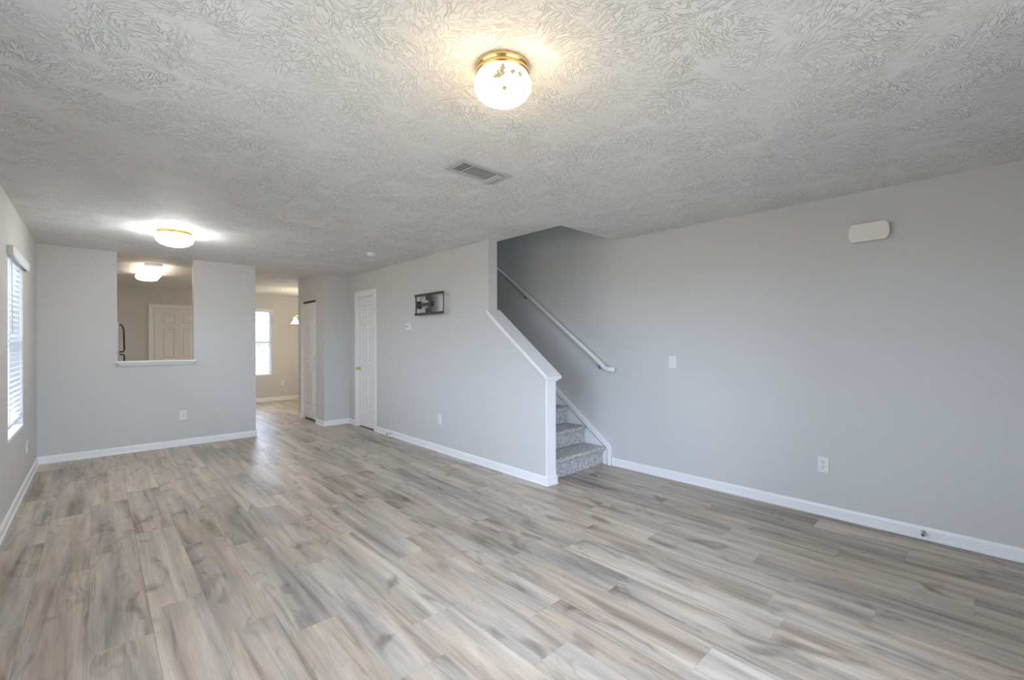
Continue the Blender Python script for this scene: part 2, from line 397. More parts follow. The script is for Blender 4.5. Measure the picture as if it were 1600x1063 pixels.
# ================================================================== mesh helpers
class MB:
    """collects shapes and links them as ONE mesh object"""
    def __init__(self): self.bm = bmesh.new()
    def box(self, x0, x1, y0, y1, z0, z1):
        v = [self.bm.verts.new((x, y, z)) for x in (x0, x1) for y in (y0, y1) for z in (z0, z1)]
        for f in ((0, 1, 3, 2), (4, 6, 7, 5), (0, 4, 5, 1), (2, 3, 7, 6), (0, 2, 6, 4), (1, 5, 7, 3)):
            self.bm.faces.new([v[i] for i in f])
        return self
    def prism(self, pts, axis, a, b):
        """closed polygon pts in the other two axes (in x,y,z order), extruded along axis from a to b"""
        def P(u, w, s):
            return {'x': (s, u, w), 'y': (u, s, w), 'z': (u, w, s)}[axis]
        A = [self.bm.verts.new(P(u, w, a)) for u, w in pts]
        B = [self.bm.verts.new(P(u, w, b)) for u, w in pts]
        self.bm.faces.new(A); self.bm.faces.new(B[::-1])
        n = len(pts)
        for i in range(n):
            self.bm.faces.new([A[i], B[i], B[(i + 1) % n], A[(i + 1) % n]])
        return self
    def sweep(self, prof, path, ups=None):
        """profile (side, up) swept along points; the side axis is tangent x up with up = +z"""
        rings = []
        for i, p in enumerate(path):
            p = Vector(p)
            t = (Vector(path[min(i + 1, len(path) - 1)]) - Vector(path[max(i - 1, 0)])).normalized()
            s = t.cross(Vector((0, 0, 1))).normalized(); u = s.cross(t).normalized()
            rings.append([self.bm.verts.new(p + s * a + u * b) for a, b in prof])
        n = len(prof)
        for r0, r1 in zip(rings, rings[1:]):
            for i in range(n):
                self.bm.faces.new([r0[i], r0[(i + 1) % n], r1[(i + 1) % n], r1[i]])
        self.bm.faces.new(rings[0][::-1]); self.bm.faces.new(rings[-1])
        return self
    def tube(self, path, r, n=12):
        rings = []
        for i, p in enumerate(path):
            p = Vector(p)
            t = (Vector(path[min(i + 1, len(path) - 1)]) - Vector(path[max(i - 1, 0)])).normalized()
            ref = Vector((0, 0, 1)) if abs(t.z) < 0.95 else Vector((1, 0, 0))
            s = t.cross(ref).normalized(); u = s.cross(t).normalized()
            rr = r[i] if isinstance(r, (list, tuple)) else r
            rings.append([self.bm.verts.new(p + (s * math.cos(2 * PI * k / n) + u * math.sin(2 * PI * k / n)) * rr) for k in range(n)])
        for r0, r1 in zip(rings, rings[1:]):
            for i in range(n):
                f = self.bm.faces.new([r0[i], r0[(i + 1) % n], r1[(i + 1) % n], r1[i]]); f.smooth = True
        self.bm.faces.new(rings[0][::-1]); self.bm.faces.new(rings[-1])
        return self
    def lathe(self, prof, c=(0, 0, 0), axis='z', n=48, smooth=True):
        c = Vector(c); rings = []
        for r, h in prof:
            if r < 1e-6:
                d = {'z': (0, 0, h), 'y': (0, h, 0), 'x': (h, 0, 0)}[axis]
                rings.append([self.bm.verts.new(c + Vector(d))])
            else:
                q = []
                for k in range(n):
                    a = 2 * PI * k / n; u, w_ = r * math.cos(a), r * math.sin(a)
                    d = {'z': (u, w_, h), 'y': (u, h, w_), 'x': (h, u, w_)}[axis]
                    q.append(self.bm.verts.new(c + Vector(d)))
                rings.append(q)
        for a, b in zip(rings, rings[1:]):
            if len(a) == 1 and len(b) == 1: continue
            for k in range(n):
                k2 = (k + 1) % n
                if len(a) == 1: f = self.bm.faces.new([a[0], b[k2], b[k]])
                elif len(b) == 1: f = self.bm.faces.new([a[k], a[k2], b[0]])
                else: f = self.bm.faces.new([a[k], a[k2], b[k2], b[k]])
                f.smooth = smooth
        if len(rings[0]) > 1: self.bm.faces.new(rings[0][::-1])
        if len(rings[-1]) > 1: self.bm.faces.new(rings[-1])
        return self
    def build(self, name, mat, parent=None, bevel=0.0, seg=2, local=False):
        bmesh.ops.recalc_face_normals(self.bm, faces=self.bm.faces[:])
        if parent is not None and not local:
            o = ORG.get(parent.name, Vector((0, 0, 0)))
            bmesh.ops.translate(self.bm, verts=self.bm.verts[:], vec=-o)
        me = bpy.data.meshes.new(name); self.bm.to_mesh(me); self.bm.free()
        me.materials.append(mat)
        ob = bpy.data.objects.new(name, me); COL.objects.link(ob)
        if parent is not None:
            ob.parent = parent
            ORG[ob.name] = ORG.get(parent.name, Vector((0, 0, 0)))
        if bevel:
            bv = ob.modifiers.new('bevel', 'BEVEL'); bv.width = bevel; bv.segments = seg
            bv.limit_method = 'ANGLE'; bv.angle_limit = R(40)
            bv.harden_normals = False
        return ob
ORG = {}

def tag(o, label=None, cat=None, group=None, kind=None):
    if label: o['label'] = label
    if cat: o['category'] = cat
    if group: o['group'] = group
    if kind: o['kind'] = kind
    return o

def thing(name, loc, label, cat, group=None, rz=0.0, kind=None):
    o = bpy.data.objects.new(name, None); COL.objects.link(o)
    o.empty_display_size = 0.1
    o.location = loc; o.rotation_euler = (0, 0, rz)
    ORG[o.name] = Vector(loc)
    return tag(o, label, cat, group, kind)

def struct(mb, name, mat, label, cat, bevel=0.0, seg=2):
    return tag(mb.build(name, mat, None, bevel, seg), label, cat, None, 'structure')

def copy_tree(o, parent=None):
    c = o.copy(); COL.objects.link(c)
    if parent is not None:
        c.parent = parent
    for ch in list(o.children):
        copy_tree(ch, c)
    return c

# ================================================================== floor
def build_floor():
    bm = bmesh.new()
    uvl = bm.loops.layers.uv.new('seam')
    cl = bm.loops.layers.float_color.new('plank')
    W, LN, X0 = 0.224, 1.2, 0.19
    known = {-1: 3.82, 0: 4.05, 1: 4.80, 2: 3.37, 3: 3.36 + 0.62, 4: 3.045, 5: 2.467, 6: 3.9, 7: 2.007, 8: 1.373, 9: 1.85, 10: 0.75, 11: 0.356,
             12: 0.95, 13: 0.02, 14: 0.62, 15: 0.313, 16: 0.83}
    y_lo, y_hi = YF - 0.12, YB + 0.12
    rnd = random.Random(23)
    for k in range(-4, 18):
        x0, x1 = X0 + W * (k - 0), X0 + W * (k + 1)
        ex0, ex1 = max(x0, XL - 0.13), min(x1, XR + 0.13)
        if ex1 <= ex0: continue
        o = known.get(k, rnd.uniform(0, LN)) % LN
        y = o - LN * 3
        while y < y_hi:
            a, b = max(y, y_lo), min(y + LN, y_hi)
            if b > a:
                vs = [bm.verts.new(c) for c in ((ex0, a, 0), (ex1, a, 0), (ex1, b, 0), (ex0, b, 0))]
                f = bm.faces.new(vs)
                c = (rnd.random(), rnd.random(), rnd.random(), 1)
                for lp in f.loops:
                    lp[cl] = c
                    lp[uvl].uv = ((lp.vert.co.x - x0) / W, (lp.vert.co.y - y) / LN)
            y += LN
    me = bpy.data.meshes.new('floor'); bm.to_mesh(me); bm.free(); me.materials.append(FLOOR)
    ob = bpy.data.objects.new('floor', me); COL.objects.link(ob)
    tag(ob, 'grey and tan wood-look vinyl plank floor running through the rooms', 'floor', kind='structure')
build_floor()
struct(MB().box(XL - 0.14, XR + 0.14, YF - 0.14, YB + 0.14, -0.12, -0.002), 'floor_slab', SEAM, 'plain slab underneath the plank floor', 'floor')

# ================================================================== ceiling with the stair opening
SE = 5.88                                    # far edge of the stair opening
c = MB()
c.box(XL - 0.13, XT2, YF - 0.13, YB + 0.13, H, H + 0.27)
c.box(XT2, XR + 0.13, YF - 0.13, SY, H, H + 0.27)
c.box(XT2, XR + 0.13, SE, YB + 0.13, H, H + 0.27)
struct(c, 'ceiling', CEIL, 'white ceiling with swirled stomp-brush texture above all rooms', 'ceiling')

# ================================================================== walls
def wall_x(xa, xb, y0, y1, z1, openings):
    """wall lying along y between xa and xb; openings = (y0, y1, z0, z1)"""
    m = MB(); y = y0
    for a, b, lo, hi in sorted(openings):
        if a > y: m.box(xa, xb, y, a, 0, z1)
        if lo > 0: m.box(xa, xb, a, b, 0, lo)
        if hi < z1: m.box(xa, xb, a, b, hi, z1)
        y = b
    if y1 > y: m.box(xa, xb, y, y1, 0, z1)
    return m
def wall_y(ya, yb, x0, x1, z1, openings):
    m = MB(); x = x0
    for a, b, lo, hi in sorted(openings):
        if a > x: m.box(x, a, ya, yb, 0, z1)
        if lo > 0: m.box(a, b, ya, yb, 0, lo)
        if hi < z1: m.box(a, b, ya, yb, hi, z1)
        x = b
    if x1 > x: m.box(x, x1, ya, yb, 0, z1)
    return m

struct(wall_x(XL - 0.13, XL, YF - 0.13, YB + 0.13, H, [WL, WL2]), 'wall_left', WALL, 'grey left wall with the window in white blinds', 'wall')
struct(wall_y(YF - 0.13, YF, XL, XR, H, [WF]), 'wall_front', WALL, 'grey front wall with a wide added window', 'wall')
struct(wall_y(YB, YB + 0.13, XL, XR, H, [WB]), 'wall_back', WALL, 'grey far wall of kitchen and dining nook', 'wall')
r = MB()
r.box(XR, XR + 0.13, YF - 0.13, YB + 0.13, 0, H)
r.box(XR, XR + 0.13, SY, 9.2, H, 5.1)
struct(r, 'wall_right', WALL, 'long bare grey right wall running up beside the stairs', 'wall')
# stairwell above the ceiling line
u = MB()
u.box(XT2 - 0.12, XT2, SY - 0.12, 9.2, H + 0.27, 5.1)
u.box(XT2, XR, SY - 0.12, SY, H + 0.27, 5.1)
for q in ((XT2 - 0.12, WU[0], H + 0.27, 5.1), (WU[1], XR + 0.13, H + 0.27, 5.1), (WU[0], WU[1], H + 0.27, WU[2]), (WU[0], WU[1], WU[3], 5.1)):
    u.box(q[0], q[1], 9.2, 9.32, q[2], q[3])
struct(u, 'wall_stairwell', WALL, 'grey upper walls enclosing the stairwell above the ceiling', 'wall')
struct(MB().box(XT2 - 0.12, XR + 0.13, SY - 0.12, 9.32, 5.1, 5.2), 'ceiling_stairwell', CEIL, 'white ceiling high above the stairs', 'ceiling')

# kitchen wall with the pass-through
PT = (0.175, 0.928, 1.10)
XE = 1.655
k = MB()
k.box(XL, PT[0], YK, YK2, 0, H)
k.box(PT[0], PT[1], YK, YK2, 0, PT[2])
k.box(PT[1], XE, YK, YK2, 0, H)
struct(k, 'wall_kitchen', WALL, 'pale grey wall with the square pass-through to the kitchen', 'wall')

# stair wall: sloped half wall, then full height with the closet door
SL = 0.765
Y0, Y1 = 2.783, 3.607
zt0 = 1.025 + SL * (Y0 - 2.762)
zt1 = 1.025 + SL * (Y1 - 2.762)
D1 = (6.285, 6.855, 2.072)
s = MB()
s.prism([(Y0, 0), (Y1, 0), (Y1, zt1), (Y0, zt0)], 'x', XT, XT2)
s.box(XT, XT2, Y1, D1[0], 0, H)
s.box(XT, XT2, D1[0], D1[1], D1[2], H)
s.box(XT, XT2, D1[1], YC, 0, H)
struct(s, 'wall_stairs', WALL, 'grey stair wall with sloped half-height end and closet door', 'wall')

# closet block between hall and stairs, with the bifold opening in its left face
BF = (7.555, 8.30, 2.075)
q = MB()
q.box(XC, XC + 0.11, YC, BF[0], 0, H)
q.box(XC, XC + 0.11, BF[0], BF[1], BF[2], H)
q.box(XC, XC + 0.11, BF[1], 8.44, 0, H)
q.box(XC + 0.11, XR, YC, YC + 0.11, 0, H)
q.box(XC + 0.11, XR, 8.33, 8.44, 0, H)
struct(q, 'wall_closet', WALL, 'grey closet block jutting out at the end of the stair wall', 'wall')

# ================================================================== baseboards
BB = [(0, 0), (0.018, 0), (0.018, 0.012), (0.012, 0.020), (0.011, 0.066), (0.007, 0.078), (0.004, 0.083), (0, 0.085)]
def base_x(m, x, side, y0, y1):
    """baseboard on a wall face at x, sticking out towards side (+1/-1)"""
    m.prism([(x + side * a, b) for a, b in BB], 'y', y0, y1)
def base_y(m, y, side, x0, x1):
    m.prism([(y + side * a, b) for a, b in BB], 'x', x0, x1)
m = MB(); base_x(m, XL, 1, YF, YK); struct(m, 'baseboard_left', TRIM, 'white baseboard along the left wall under the window', 'baseboard')
m = MB(); base_y(m, YK, -1, XL, XE + 0.011)
m.prism([(XE + a, b) for a, b in BB], 'y', YK - 0.011, YK2)
struct(m, 'baseboard_kitchen', TRIM, 'white baseboard under the kitchen pass-through', 'baseboard')
m = MB(); base_x(m, XT, -1, Y0 - 0.03, 6.185); base_x(m, XT, -1, 6.965, YC)
base_y(m, Y0 - 0.018, -1, XT - 0.012, XT2 + 0.012)
base_x(m, XT2, 1, Y0 - 0.03, 2.84)
struct(m, 'baseboard_stairs', TRIM, 'white baseboard along the stair wall wrapping its end post', 'baseboard')
m = MB(); base_x(m, XR, -1, YF, 2.744); struct(m, 'baseboard_right', TRIM, 'white baseboard along the bare right wall', 'baseboard')
m = MB(); base_y(m, YC, -1, XC - 0.011, XT)
base_x(m, XC, -1, YC - 0.011, BF[0]); base_x(m, XC, -1, BF[1], 8.45)
struct(m, 'baseboard_closet', TRIM, 'white baseboard around the closet block', 'baseboard')
m = MB(); base_y(m, YB, -1, XL, 0.70); base_y(m, YB, -1, 1.66, XR)
struct(m, 'baseboard_back', TRIM, 'white baseboard on the far dining wall under the window', 'baseboard')
m = MB(); base_y(m, YF, 1, XL, XR)
struct(m, 'baseboard_front', TRIM, 'white baseboard along the front wall', 'baseboard')

# ================================================================== half-wall trim
t1 = MB()                                    # flat board on the end of the half wall
t1.box(XT - 0.001, XT2 + 0.001, Y0 - 0.018, Y0, 0, zt0 - 0.02)
struct(t1, 'trim_1', TRIM, 'white flat board on the end of the sloped half wall', 'trim', 0.001)
cap = MB()
def slope_bar(m, x0, x1, dz0, dz1, ya, yb):
    """bar following the half-wall slope, dz measured straight up from the wall top"""
    f = lambda y: 1.025 + SL * (y - 2.762)
    m.prism([(ya, f(ya) + dz0), (yb, f(yb) + dz0), (yb, f(yb) + dz1), (ya, f(ya) + dz1)], 'x', x0, x1)
for dz0, dz1, out in ((0.0, 0.024, 0.040), (-0.010, 0.0, 0.034), (-0.022, -0.010, 0.026), (-0.036, -0.022, 0.018), (-0.050, -0.036, 0.009)):
    slope_bar(cap, XT - out, XT2 + out, dz0, dz1, Y0 - 0.018 - out, Y1)
struct(cap, 'trim_2', TRIM, 'white sloping moulded cap on top of the half wall', 'trim', 0.002)

# skirt board beside the stairs on the right wall
SKX = XR - 0.016
sk = MB()
sk.prism([(2.80, 0), (2.80, 0.20), (3.53, 0.735), (5.86, 0.735 + 0.735 * 2.33), (5.86, 0.2), (3.9, 0)], 'x', SKX, XR)
struct(sk, 'trim_3', TRIM, 'white skirt board beside the carpeted steps on the right wall', 'trim')
sm = MB()
sm.prism([(2.752, 0), (2.790, 0), (2.790, 0.176), (3.532, 0.728), (5.86, 0.728 + 0.744 * 2.328), (5.86, 0.784 + 0.752 * 2.33), (3.521, 0.784), (2.768, 0.222), (2.752, 0.195)], 'x', XR - 0.036, XR)
t4 = struct(sm, 'trim_4', TRIM, 'white moulding edging the stair skirt board on the right wall', 'trim', 0.005)
sg = MB()
sg.prism([(2.790, 0.002), (2.801, 0.002), (2.801, 0.166), (3.532, 0.712), (5.86, 0.712 + 0.744 * 2.328), (5.86, 0.728 + 0.744 * 2.328), (3.532, 0.728), (2.790, 0.176)], 'x', SKX - 0.003, SKX)
sg.build('dark_seam_strip', SEAM, t4, local=True)  # dark grey strip stands for the caulk gap beside the moulding

# pass-through ledge: moulded nose sticking out under the opening
lg = MB()
x0, x1 = PT[0] - 0.012, PT[1] + 0.018
zt = 1.120
lg.box(PT[0], PT[1], YK, YK2, PT[2], zt)
def ledge_section(x, y_out, z): return (x, y_out, z)
secs = [(zt, 0.052, 0.0), (zt - 0.016, 0.052, 0.0), (zt - 0.024, 0.044, 0.008), (zt - 0.044, 0.030, 0.020), (zt - 0.062, 0.014, 0.036)]
rings = []
for z, outw, ins in secs:
    rings.append([lg.bm.verts.new(p) for p in ((x0 + ins, YK, z), (x0 + ins, YK - outw, z), (x1 - ins, YK - outw, z), (x1 - ins, YK, z))])
for a, b in zip(rings, rings[1:]):
    for i in range(4):
        lg.bm.faces.new([a[i], a[(i + 1) % 4], b[(i + 1) % 4], b[i]])
lg.bm.faces.new(rings[0]); lg.bm.faces.new(rings[-1][::-1])
struct(lg, 'trim_5', TRIM, 'white moulded ledge along the bottom of the pass-through', 'trim')

# ================================================================== windows
def window(idx, wall, op, label):
    """frame, sashes and sill of a double-hung window; wall in 'left','front','back'"""
    a, b, z0, z1 = op
    def B(m, u0, u1, d0, d1, zz0, zz1):
        # u along wall, d depth outwards from the room face
        if wall == 'left': m.box(XL - d1, XL - d0, u0, u1, zz0, zz1)
        elif wall == 'front': m.box(u0, u1, YF - d1, YF - d0, zz0, zz1)
        elif wall == 'upper': m.box(u0, u1, 9.2 + d0, 9.2 + d1, zz0, zz1)
        else: m.box(u0, u1, YB + d0, YB + d1, zz0, zz1)
    f = MB(); t = 0.035
    B(f, a, a + t, 0.075, 0.125, z0, z1); B(f, b - t, b, 0.075, 0.125, z0, z1)
    B(f, a + t, b - t, 0.075, 0.125, z1 - t, z1); B(f, a + t, b - t, 0.075, 0.125, z0, z0 + t)
    B(f, a + t, b - t, 0.085, 0.115, (z0 + z1) / 2 - 0.02, (z0 + z1) / 2 + 0.02)
    root = struct(f, 'window_%d' % idx, TRIM, label, 'window')
    p = MB(); B(p, a + t, b - t, 0.098, 0.101, z0 + t, (z0 + z1) / 2 - 0.02); p.build('pane', PANE, root, local=True)
    p = MB(); B(p, a + t, b - t, 0.098, 0.101, (z0 + z1) / 2 + 0.02, z1 - t); p.build('pane', PANE, root, local=True)
    s = MB(); B(s, a, b, -0.004, 0.075, z0 - 0.004, z0 + 0.022); s.build('sill', TRIM, root, local=True)
    return root
window(1, 'left', WL, 'tall white window in the left wall near the far corner')
window(2, 'back', WB, 'bright white window in the far dining wall')
window(3, 'front', WF, 'wide white unseen window added in the front wall')
window(5, 'left', WL2, 'wide white unseen window added in the left wall near the front')
window(4, 'upper', WU, 'white unseen window added high at the end of the stairwell')

# blinds in the left window
bl = thing('window_blind', (XL, (WL[0] + WL[1]) / 2, WL[3]), 'white slatted blind with valance and wand in the left window', 'blind')
v = MB()
v.box(XL + 0.018, XL + 0.034, 4.93, 6.03, 2.000, 2.072)
v.box(XL, XL + 0.018, 4.93, 4.945, 2.000, 2.072)
v.box(XL, XL + 0.018, 6.015, 6.03, 2.000, 2.072)
v.build('valance', BLIND, bl, 0.003)
MB().box(XL - 0.055, XL - 0.004, WL[0] + 0.01, WL[1] - 0.01, 2.005, 2.045).build('head_rail', BLIND, bl, 0.002)
sl = MB()
nsl, zb, zs = 29, 0.725, 1.99
for i in range(nsl):
    z = zb + (zs - zb) * i / (nsl - 1)
    ang = R(-16) if z < 1.42 else R(4)
    dx, dz = 0.024 * math.cos(ang), 0.024 * math.sin(ang)
    cx_ = XL - 0.028
    for y0, y1 in ((WL[0] + 0.012, WL[1] - 0.014),):
        sl.prism([(cx_ - dx, z + dz), (cx_ + dx, z - dz), (cx_ + dx + 0.0015, z - dz + 0.0025), (cx_ + 0.002, z + 0.005), (cx_ - dx + 0.0015, z + dz + 0.0025)], 'y', y0, y1)
sl.build('slats', BLIND, bl)
MB().box(XL - 0.052, XL - 0.004, WL[0] + 0.012, WL[1] - 0.014, 0.682, 0.704).build('bottom_rail', BLIND, bl, 0.003)
for y in (WL[0] + 0.12, WL[1] - 0.12):
    MB().box(XL - 0.006, XL - 0.002, y - 0.008, y + 0.008, 0.69, 2.005).build('ladder_tape', BLIND, bl)
MB().tube([(XL + 0.012, 5.06, 1.995), (XL + 0.014, 5.06, 1.42)], 0.0045, 8).build('tilt_wand', PLASTIC, bl)

# blinds in the dining window
b2 = thing('window_blind', ((WB[0] + WB[1]) / 2, YB, WB[3]), 'white slatted blind in the dining window seen past the kitchen wall', 'blind')
MB().box(WB[0] - 0.02, WB[1] + 0.02, YB - 0.045, YB - 0.002, 2.035, 2.115).build('valance', BLIND, b2, 0.003)
sl = MB()
for i in range(31):
    z = 0.74 + (2.02 - 0.74) * i / 30
    ang = R(48) if z < 1.38 else R(24)
    dy, dz = 0.024 * math.cos(ang), 0.024 * math.sin(ang)
    cy_ = YB + 0.03
    sl.prism([(cy_ - dy, z - dz), (cy_ + dy, z + dz), (cy_ + dy, z + dz + 0.0025), (cy_ - dy, z - dz + 0.0025)], 'x', WB[0] + 0.012, WB[1] - 0.012)
sl.build('slats', BLIND, b2)
MB().box(WB[0] + 0.012, WB[1] - 0.012, YB + 0.006, YB + 0.054, 0.69, 0.715).build('bottom_rail', BLIND, b2, 0.003)

# ================================================================== doors
def raised_panels(m, rects, P, d):
    """rects in door coordinates; P(u, dd, z) -> world; sunken moulding with a raised field"""
    for u0, u1, z0, z1 in rects:
        loops = []
        for ins, dep in ((0, 0), (0.010, 0.011), (0.022, 0.011), (0.042, 0.002)):
            i2 = min(ins, (u1 - u0) * 0.36)
            loops.append([m.bm.verts.new(P(u, d + dep, z)) for u, z in ((u0 + i2, z0 + i2), (u1 - i2, z0 + i2), (u1 - i2, z1 - i2), (u0 + i2, z1 - i2))])
        for A, B_ in zip(loops, loops[1:]):
            for i in range(4):
                m.bm.faces.new([A[i], A[(i + 1) % 4], B_[(i + 1) % 4], B_[i]])
        m.bm.faces.new(loops[-1])

def door_slab(u0, u1, z0, z1, rects, P, d0, d1):
    """panelled slab: stiles and rails as boxes around the panel holes, panels set in; d0 = room face"""
    m = MB()
    us = sorted({u0, u1} | {r[0] for r in rects} | {r[1] for r in rects})
    zs = sorted({z0, z1} | {r[2] for r in rects} | {r[3] for r in rects})
    def hole(a, b, c_, d_):
        return any(r[0] - 1e-6 <= a and b <= r[1] + 1e-6 and r[2] - 1e-6 <= c_ and d_ <= r[3] + 1e-6 for r in rects)
    for a, b in zip(us, us[1:]):
        for c_, d_ in zip(zs, zs[1:]):
            if not hole(a, b, c_, d_):
                m.bm.faces.new([m.bm.verts.new(P(*q)) for q in ((a, d0, c_), (b, d0, c_), (b, d0, d_), (a, d0, d_))])
    for quad in (((u0, d1, z0), (u1, d1, z0), (u1, d1, z1), (u0, d1, z1)),
                 ((u0, d0, z0), (u0, d1, z0), (u0, d1, z1), (u0, d0, z1)),
                 ((u1, d0, z0), (u1, d1, z0), (u1, d1, z1), (u1, d0, z1)),
                 ((u0, d0, z0), (u1, d0, z0), (u1, d1, z0), (u0, d1, z0)),
                 ((u0, d0, z1), (u1, d0, z1), (u1, d1, z1), (u0, d1, z1))):
        m.bm.faces.new([m.bm.verts.new(P(*q)) for q in quad])
    raised_panels(m, rects, P, d0)
    bmesh.ops.remove_doubles(m.bm, verts=m.bm.verts[:], dist=1e-5)
    return m

def casing(m, u0, u1, z1, w_, P, th=0.016):
    """three-sided door casing around opening u0..u1 up to z1, on the room face (depth 0, sticking out to -th)"""
    prof = [(0, th * 0.55), (w_ * 0.18, th * 0.8), (w_ * 0.75, th), (w_, th * 0.9)]
    def bar(a0, a1, zz0, zz1, vertical, flip):
        steps = 3
        for i in range(steps):
            f0, f1 = i / steps, (i + 1) / steps
            tt = th * (0.6, 0.85, 1.0)[i if not flip else steps - 1 - i]
            if vertical:
                x0_, x1_ = a0 + (a1 - a0) * f0, a0 + (a1 - a0) * f1
                q = (x0_, x1_, zz0, zz1)
            else:
                q = (a0, a1, zz0 + (zz1 - zz0) * f0, zz0 + (zz1 - zz0) * f1)
            vs = [P(u, d, z) for u in q[:2] for d in (-tt, 0) for z in q[2:]]
            bx = [m.bm.verts.new(p_) for p_ in vs]
            for f in ((0, 1, 3, 2), (4, 6, 7, 5), (0, 4, 5, 1), (2, 3, 7, 6), (0, 2, 6, 4), (1, 5, 7, 3)):
                m.bm.faces.new([bx[j] for j in f])
    bar(u0 - w_, u0, 0, z1 + w_, True, True)
    bar(u1, u1 + w_, 0, z1 + w_, True, False)
    bar(u0, u1, z1, z1 + w_, False, False)

def jamb(m, u0, u1, z1, depth, P, t=0.012):
    for q in ((u0, u0 + t, 0, z1), (u1 - t, u1, 0, z1), (u0 + t, u1 - t, z1 - t, z1)):
        bx = [m.bm.verts.new(P(u, d, z)) for u in q[:2] for d in (0, depth) for z in q[2:]]
        for f in ((0, 1, 3, 2), (4, 6, 7, 5), (0, 4, 5, 1), (2, 3, 7, 6), (0, 2, 6, 4), (1, 5, 7, 3)):
            m.bm.faces.new([bx[j] for j in f])

def six_panels(u0, u1, sc=1.0, st=0.10):
    w_ = u1 - u0; mid = (u0 + u1) / 2; h_ = 0.045 * (w_ / 0.6)
    cols = ((u0 + st, mid - h_), (mid + h_, u1 - st))
    return [(a, b, z0, z1) for a, b in cols for z0, z1 in ((0.24, 0.83), (1.02, 1.62), (1.71, 1.92))]

# door_1: closet door in the stair wall
P1 = lambda u, d, z: (XT + d, u, z)
m = MB(); casing(m, D1[0], D1[1], D1[2], 0.082, P1)
jamb(m, D1[0], D1[1], D1[2], 0.122, P1)
d1 = struct(m, 'door_1', TRIM, 'narrow white six-panel closet door with brass knob in the stair wall', 'door', 0.002)
a, b = D1[0] + 0.015, D1[1] - 0.015
slab = door_slab(a, b, 0.022, D1[2] - 0.016, six_panels(a, b, st=0.085), P1, 0.012, 0.047).build('door_leaf', DOORM, d1, local=True)
kn = MB()
ky, kz = D1[1] - 0.055, 0.93
kn.lathe([(0.030, 0.0), (0.030, -0.006), (0.012, -0.010), (0.010, -0.026), (0.022, -0.034), (0.027, -0.046), (0.022, -0.058), (0, -0.062)], (XT + 0.012, ky, kz), 'x', 24)
kn.build('knob', BRASS, slab, local=True)
for z in (0.27, 1.05, 1.83):
    MB().box(XT + 0.004, XT + 0.014, D1[0] + 0.008, D1[0] + 0.020, z - 0.045, z + 0.045).build('hinge', NICKEL, d1, local=True)
MB().box(XT + 0.03, XT + 0.12, D1[0] + 0.012, D1[1] - 0.012, 0.0005, 0.006).build('threshold', CLOSET_DARK, d1, local=True)

# door_2: bifold closet door in the hall
P2 = lambda u, d, z: (XC + d, u, z)
m = MB(); jamb(m, BF[0], BF[1], BF[2], 0.105, P2, 0.010)
d2 = struct(m, 'door_2', TRIM, 'white bifold closet door set back in the hall closet block', 'door')
mid = (BF[0] + BF[1]) / 2
for u0, u1 in ((BF[0] + 0.013, mid - 0.002), (mid + 0.002, BF[1] - 0.013)):
    st = 0.075
    rects = [(u0 + st, u1 - st, z0, z1) for z0, z1 in ((0.24, 0.83), (1.02, 1.62), (1.71, 1.92))]
    lf = door_slab(u0, u1, 0.03, 2.03, rects, P2, 0.045, 0.075).build('door_leaf', DOORM, d2, local=True)
MB().lathe([(0.008, 0.045), (0.008, 0.030), (0.016, 0.024), (0.017, 0.014), (0, 0.010)], (XC, mid - 0.06, 0.97), 'x', 20).build('knob', DOORM, d2, local=True)
MB().box(XC + 0.040, XC + 0.08, BF[0] + 0.011, BF[1] - 0.011, 2.037, 2.064).build('track', CLOSET_DARK, d2, local=True)
MB().box(XC + 0.08, XC + 0.104, BF[0] + 0.011, BF[1] - 0.011, 0.0005, 2.063).build('interior_shade_sheet', CLOSET_DARK, d2, local=True)  # dark sheet behind the leaves stands in for the closet's inner shade

# door_3: back door of the kitchen, seen through the pass-through
P3 = lambda u, d, z: (u, YB - 0.035 + d, z)
m = MB()
P3c = lambda u, d, z: (u, YB + d, z)
casing(m, 0.815, 1.575, 2.03, 0.08, P3c, 0.03)
d3 = struct(m, 'door_3', TRIM, 'cream six-panel back door on the kitchen far wall', 'door', 0.002)
dl = door_slab(0.822, 1.568, 0.015, 2.022, six_panels(0.822, 1.568, st=0.115), lambda u, d, z: (u, YB - 0.022 + d, z), 0.0, 0.022).build('door_leaf', DOORM, d3, local=True)
MB().lathe([(0.030, 0.0), (0.030, -0.006), (0.012, -0.010), (0.010, -0.026), (0.024, -0.036), (0.026, -0.048), (0, -0.058)], (1.50, YB - 0.022, 0.93), 'y', 20).build('knob', BRASS, dl, local=True)
for z in (0.25, 1.08, 1.86):
    MB().box(0.810, 0.824, YB - 0.040, YB - 0.020, z - 0.045, z + 0.045).build('hinge', NICKEL, d3, local=True)

# ================================================================== stairs
RISE, RUN, YS = 0.1936, 0.252, 2.852
st = thing('staircase', (3.6, YS, 0), 'grey speckled carpet stairs climbing behind the half wall', 'staircase')
for i in range(12):
    y, z0, z1 = YS + RUN * i, RISE * i, RISE * (i + 1)
    if i == 0: z0 = 0.0
    prof = [(y, z0), (y, z1 - 0.060), (y - 0.006, z1 - 0.052), (y - 0.022, z1 - 0.044), (y - 0.033, z1 - 0.030), (y - 0.034, z1 - 0.016), (y - 0.026, z1 - 0.005), (y - 0.010, z1), (y + 0.10, z1 + 0.001), (y + RUN, z1 - 0.001), (y + RUN, z0)]
    sp_ = MB().prism(prof, 'x', XT2 + 0.002, SKX - 0.012)
    sp_.build('carpet_step', CARPET, st, 0.004, 2)

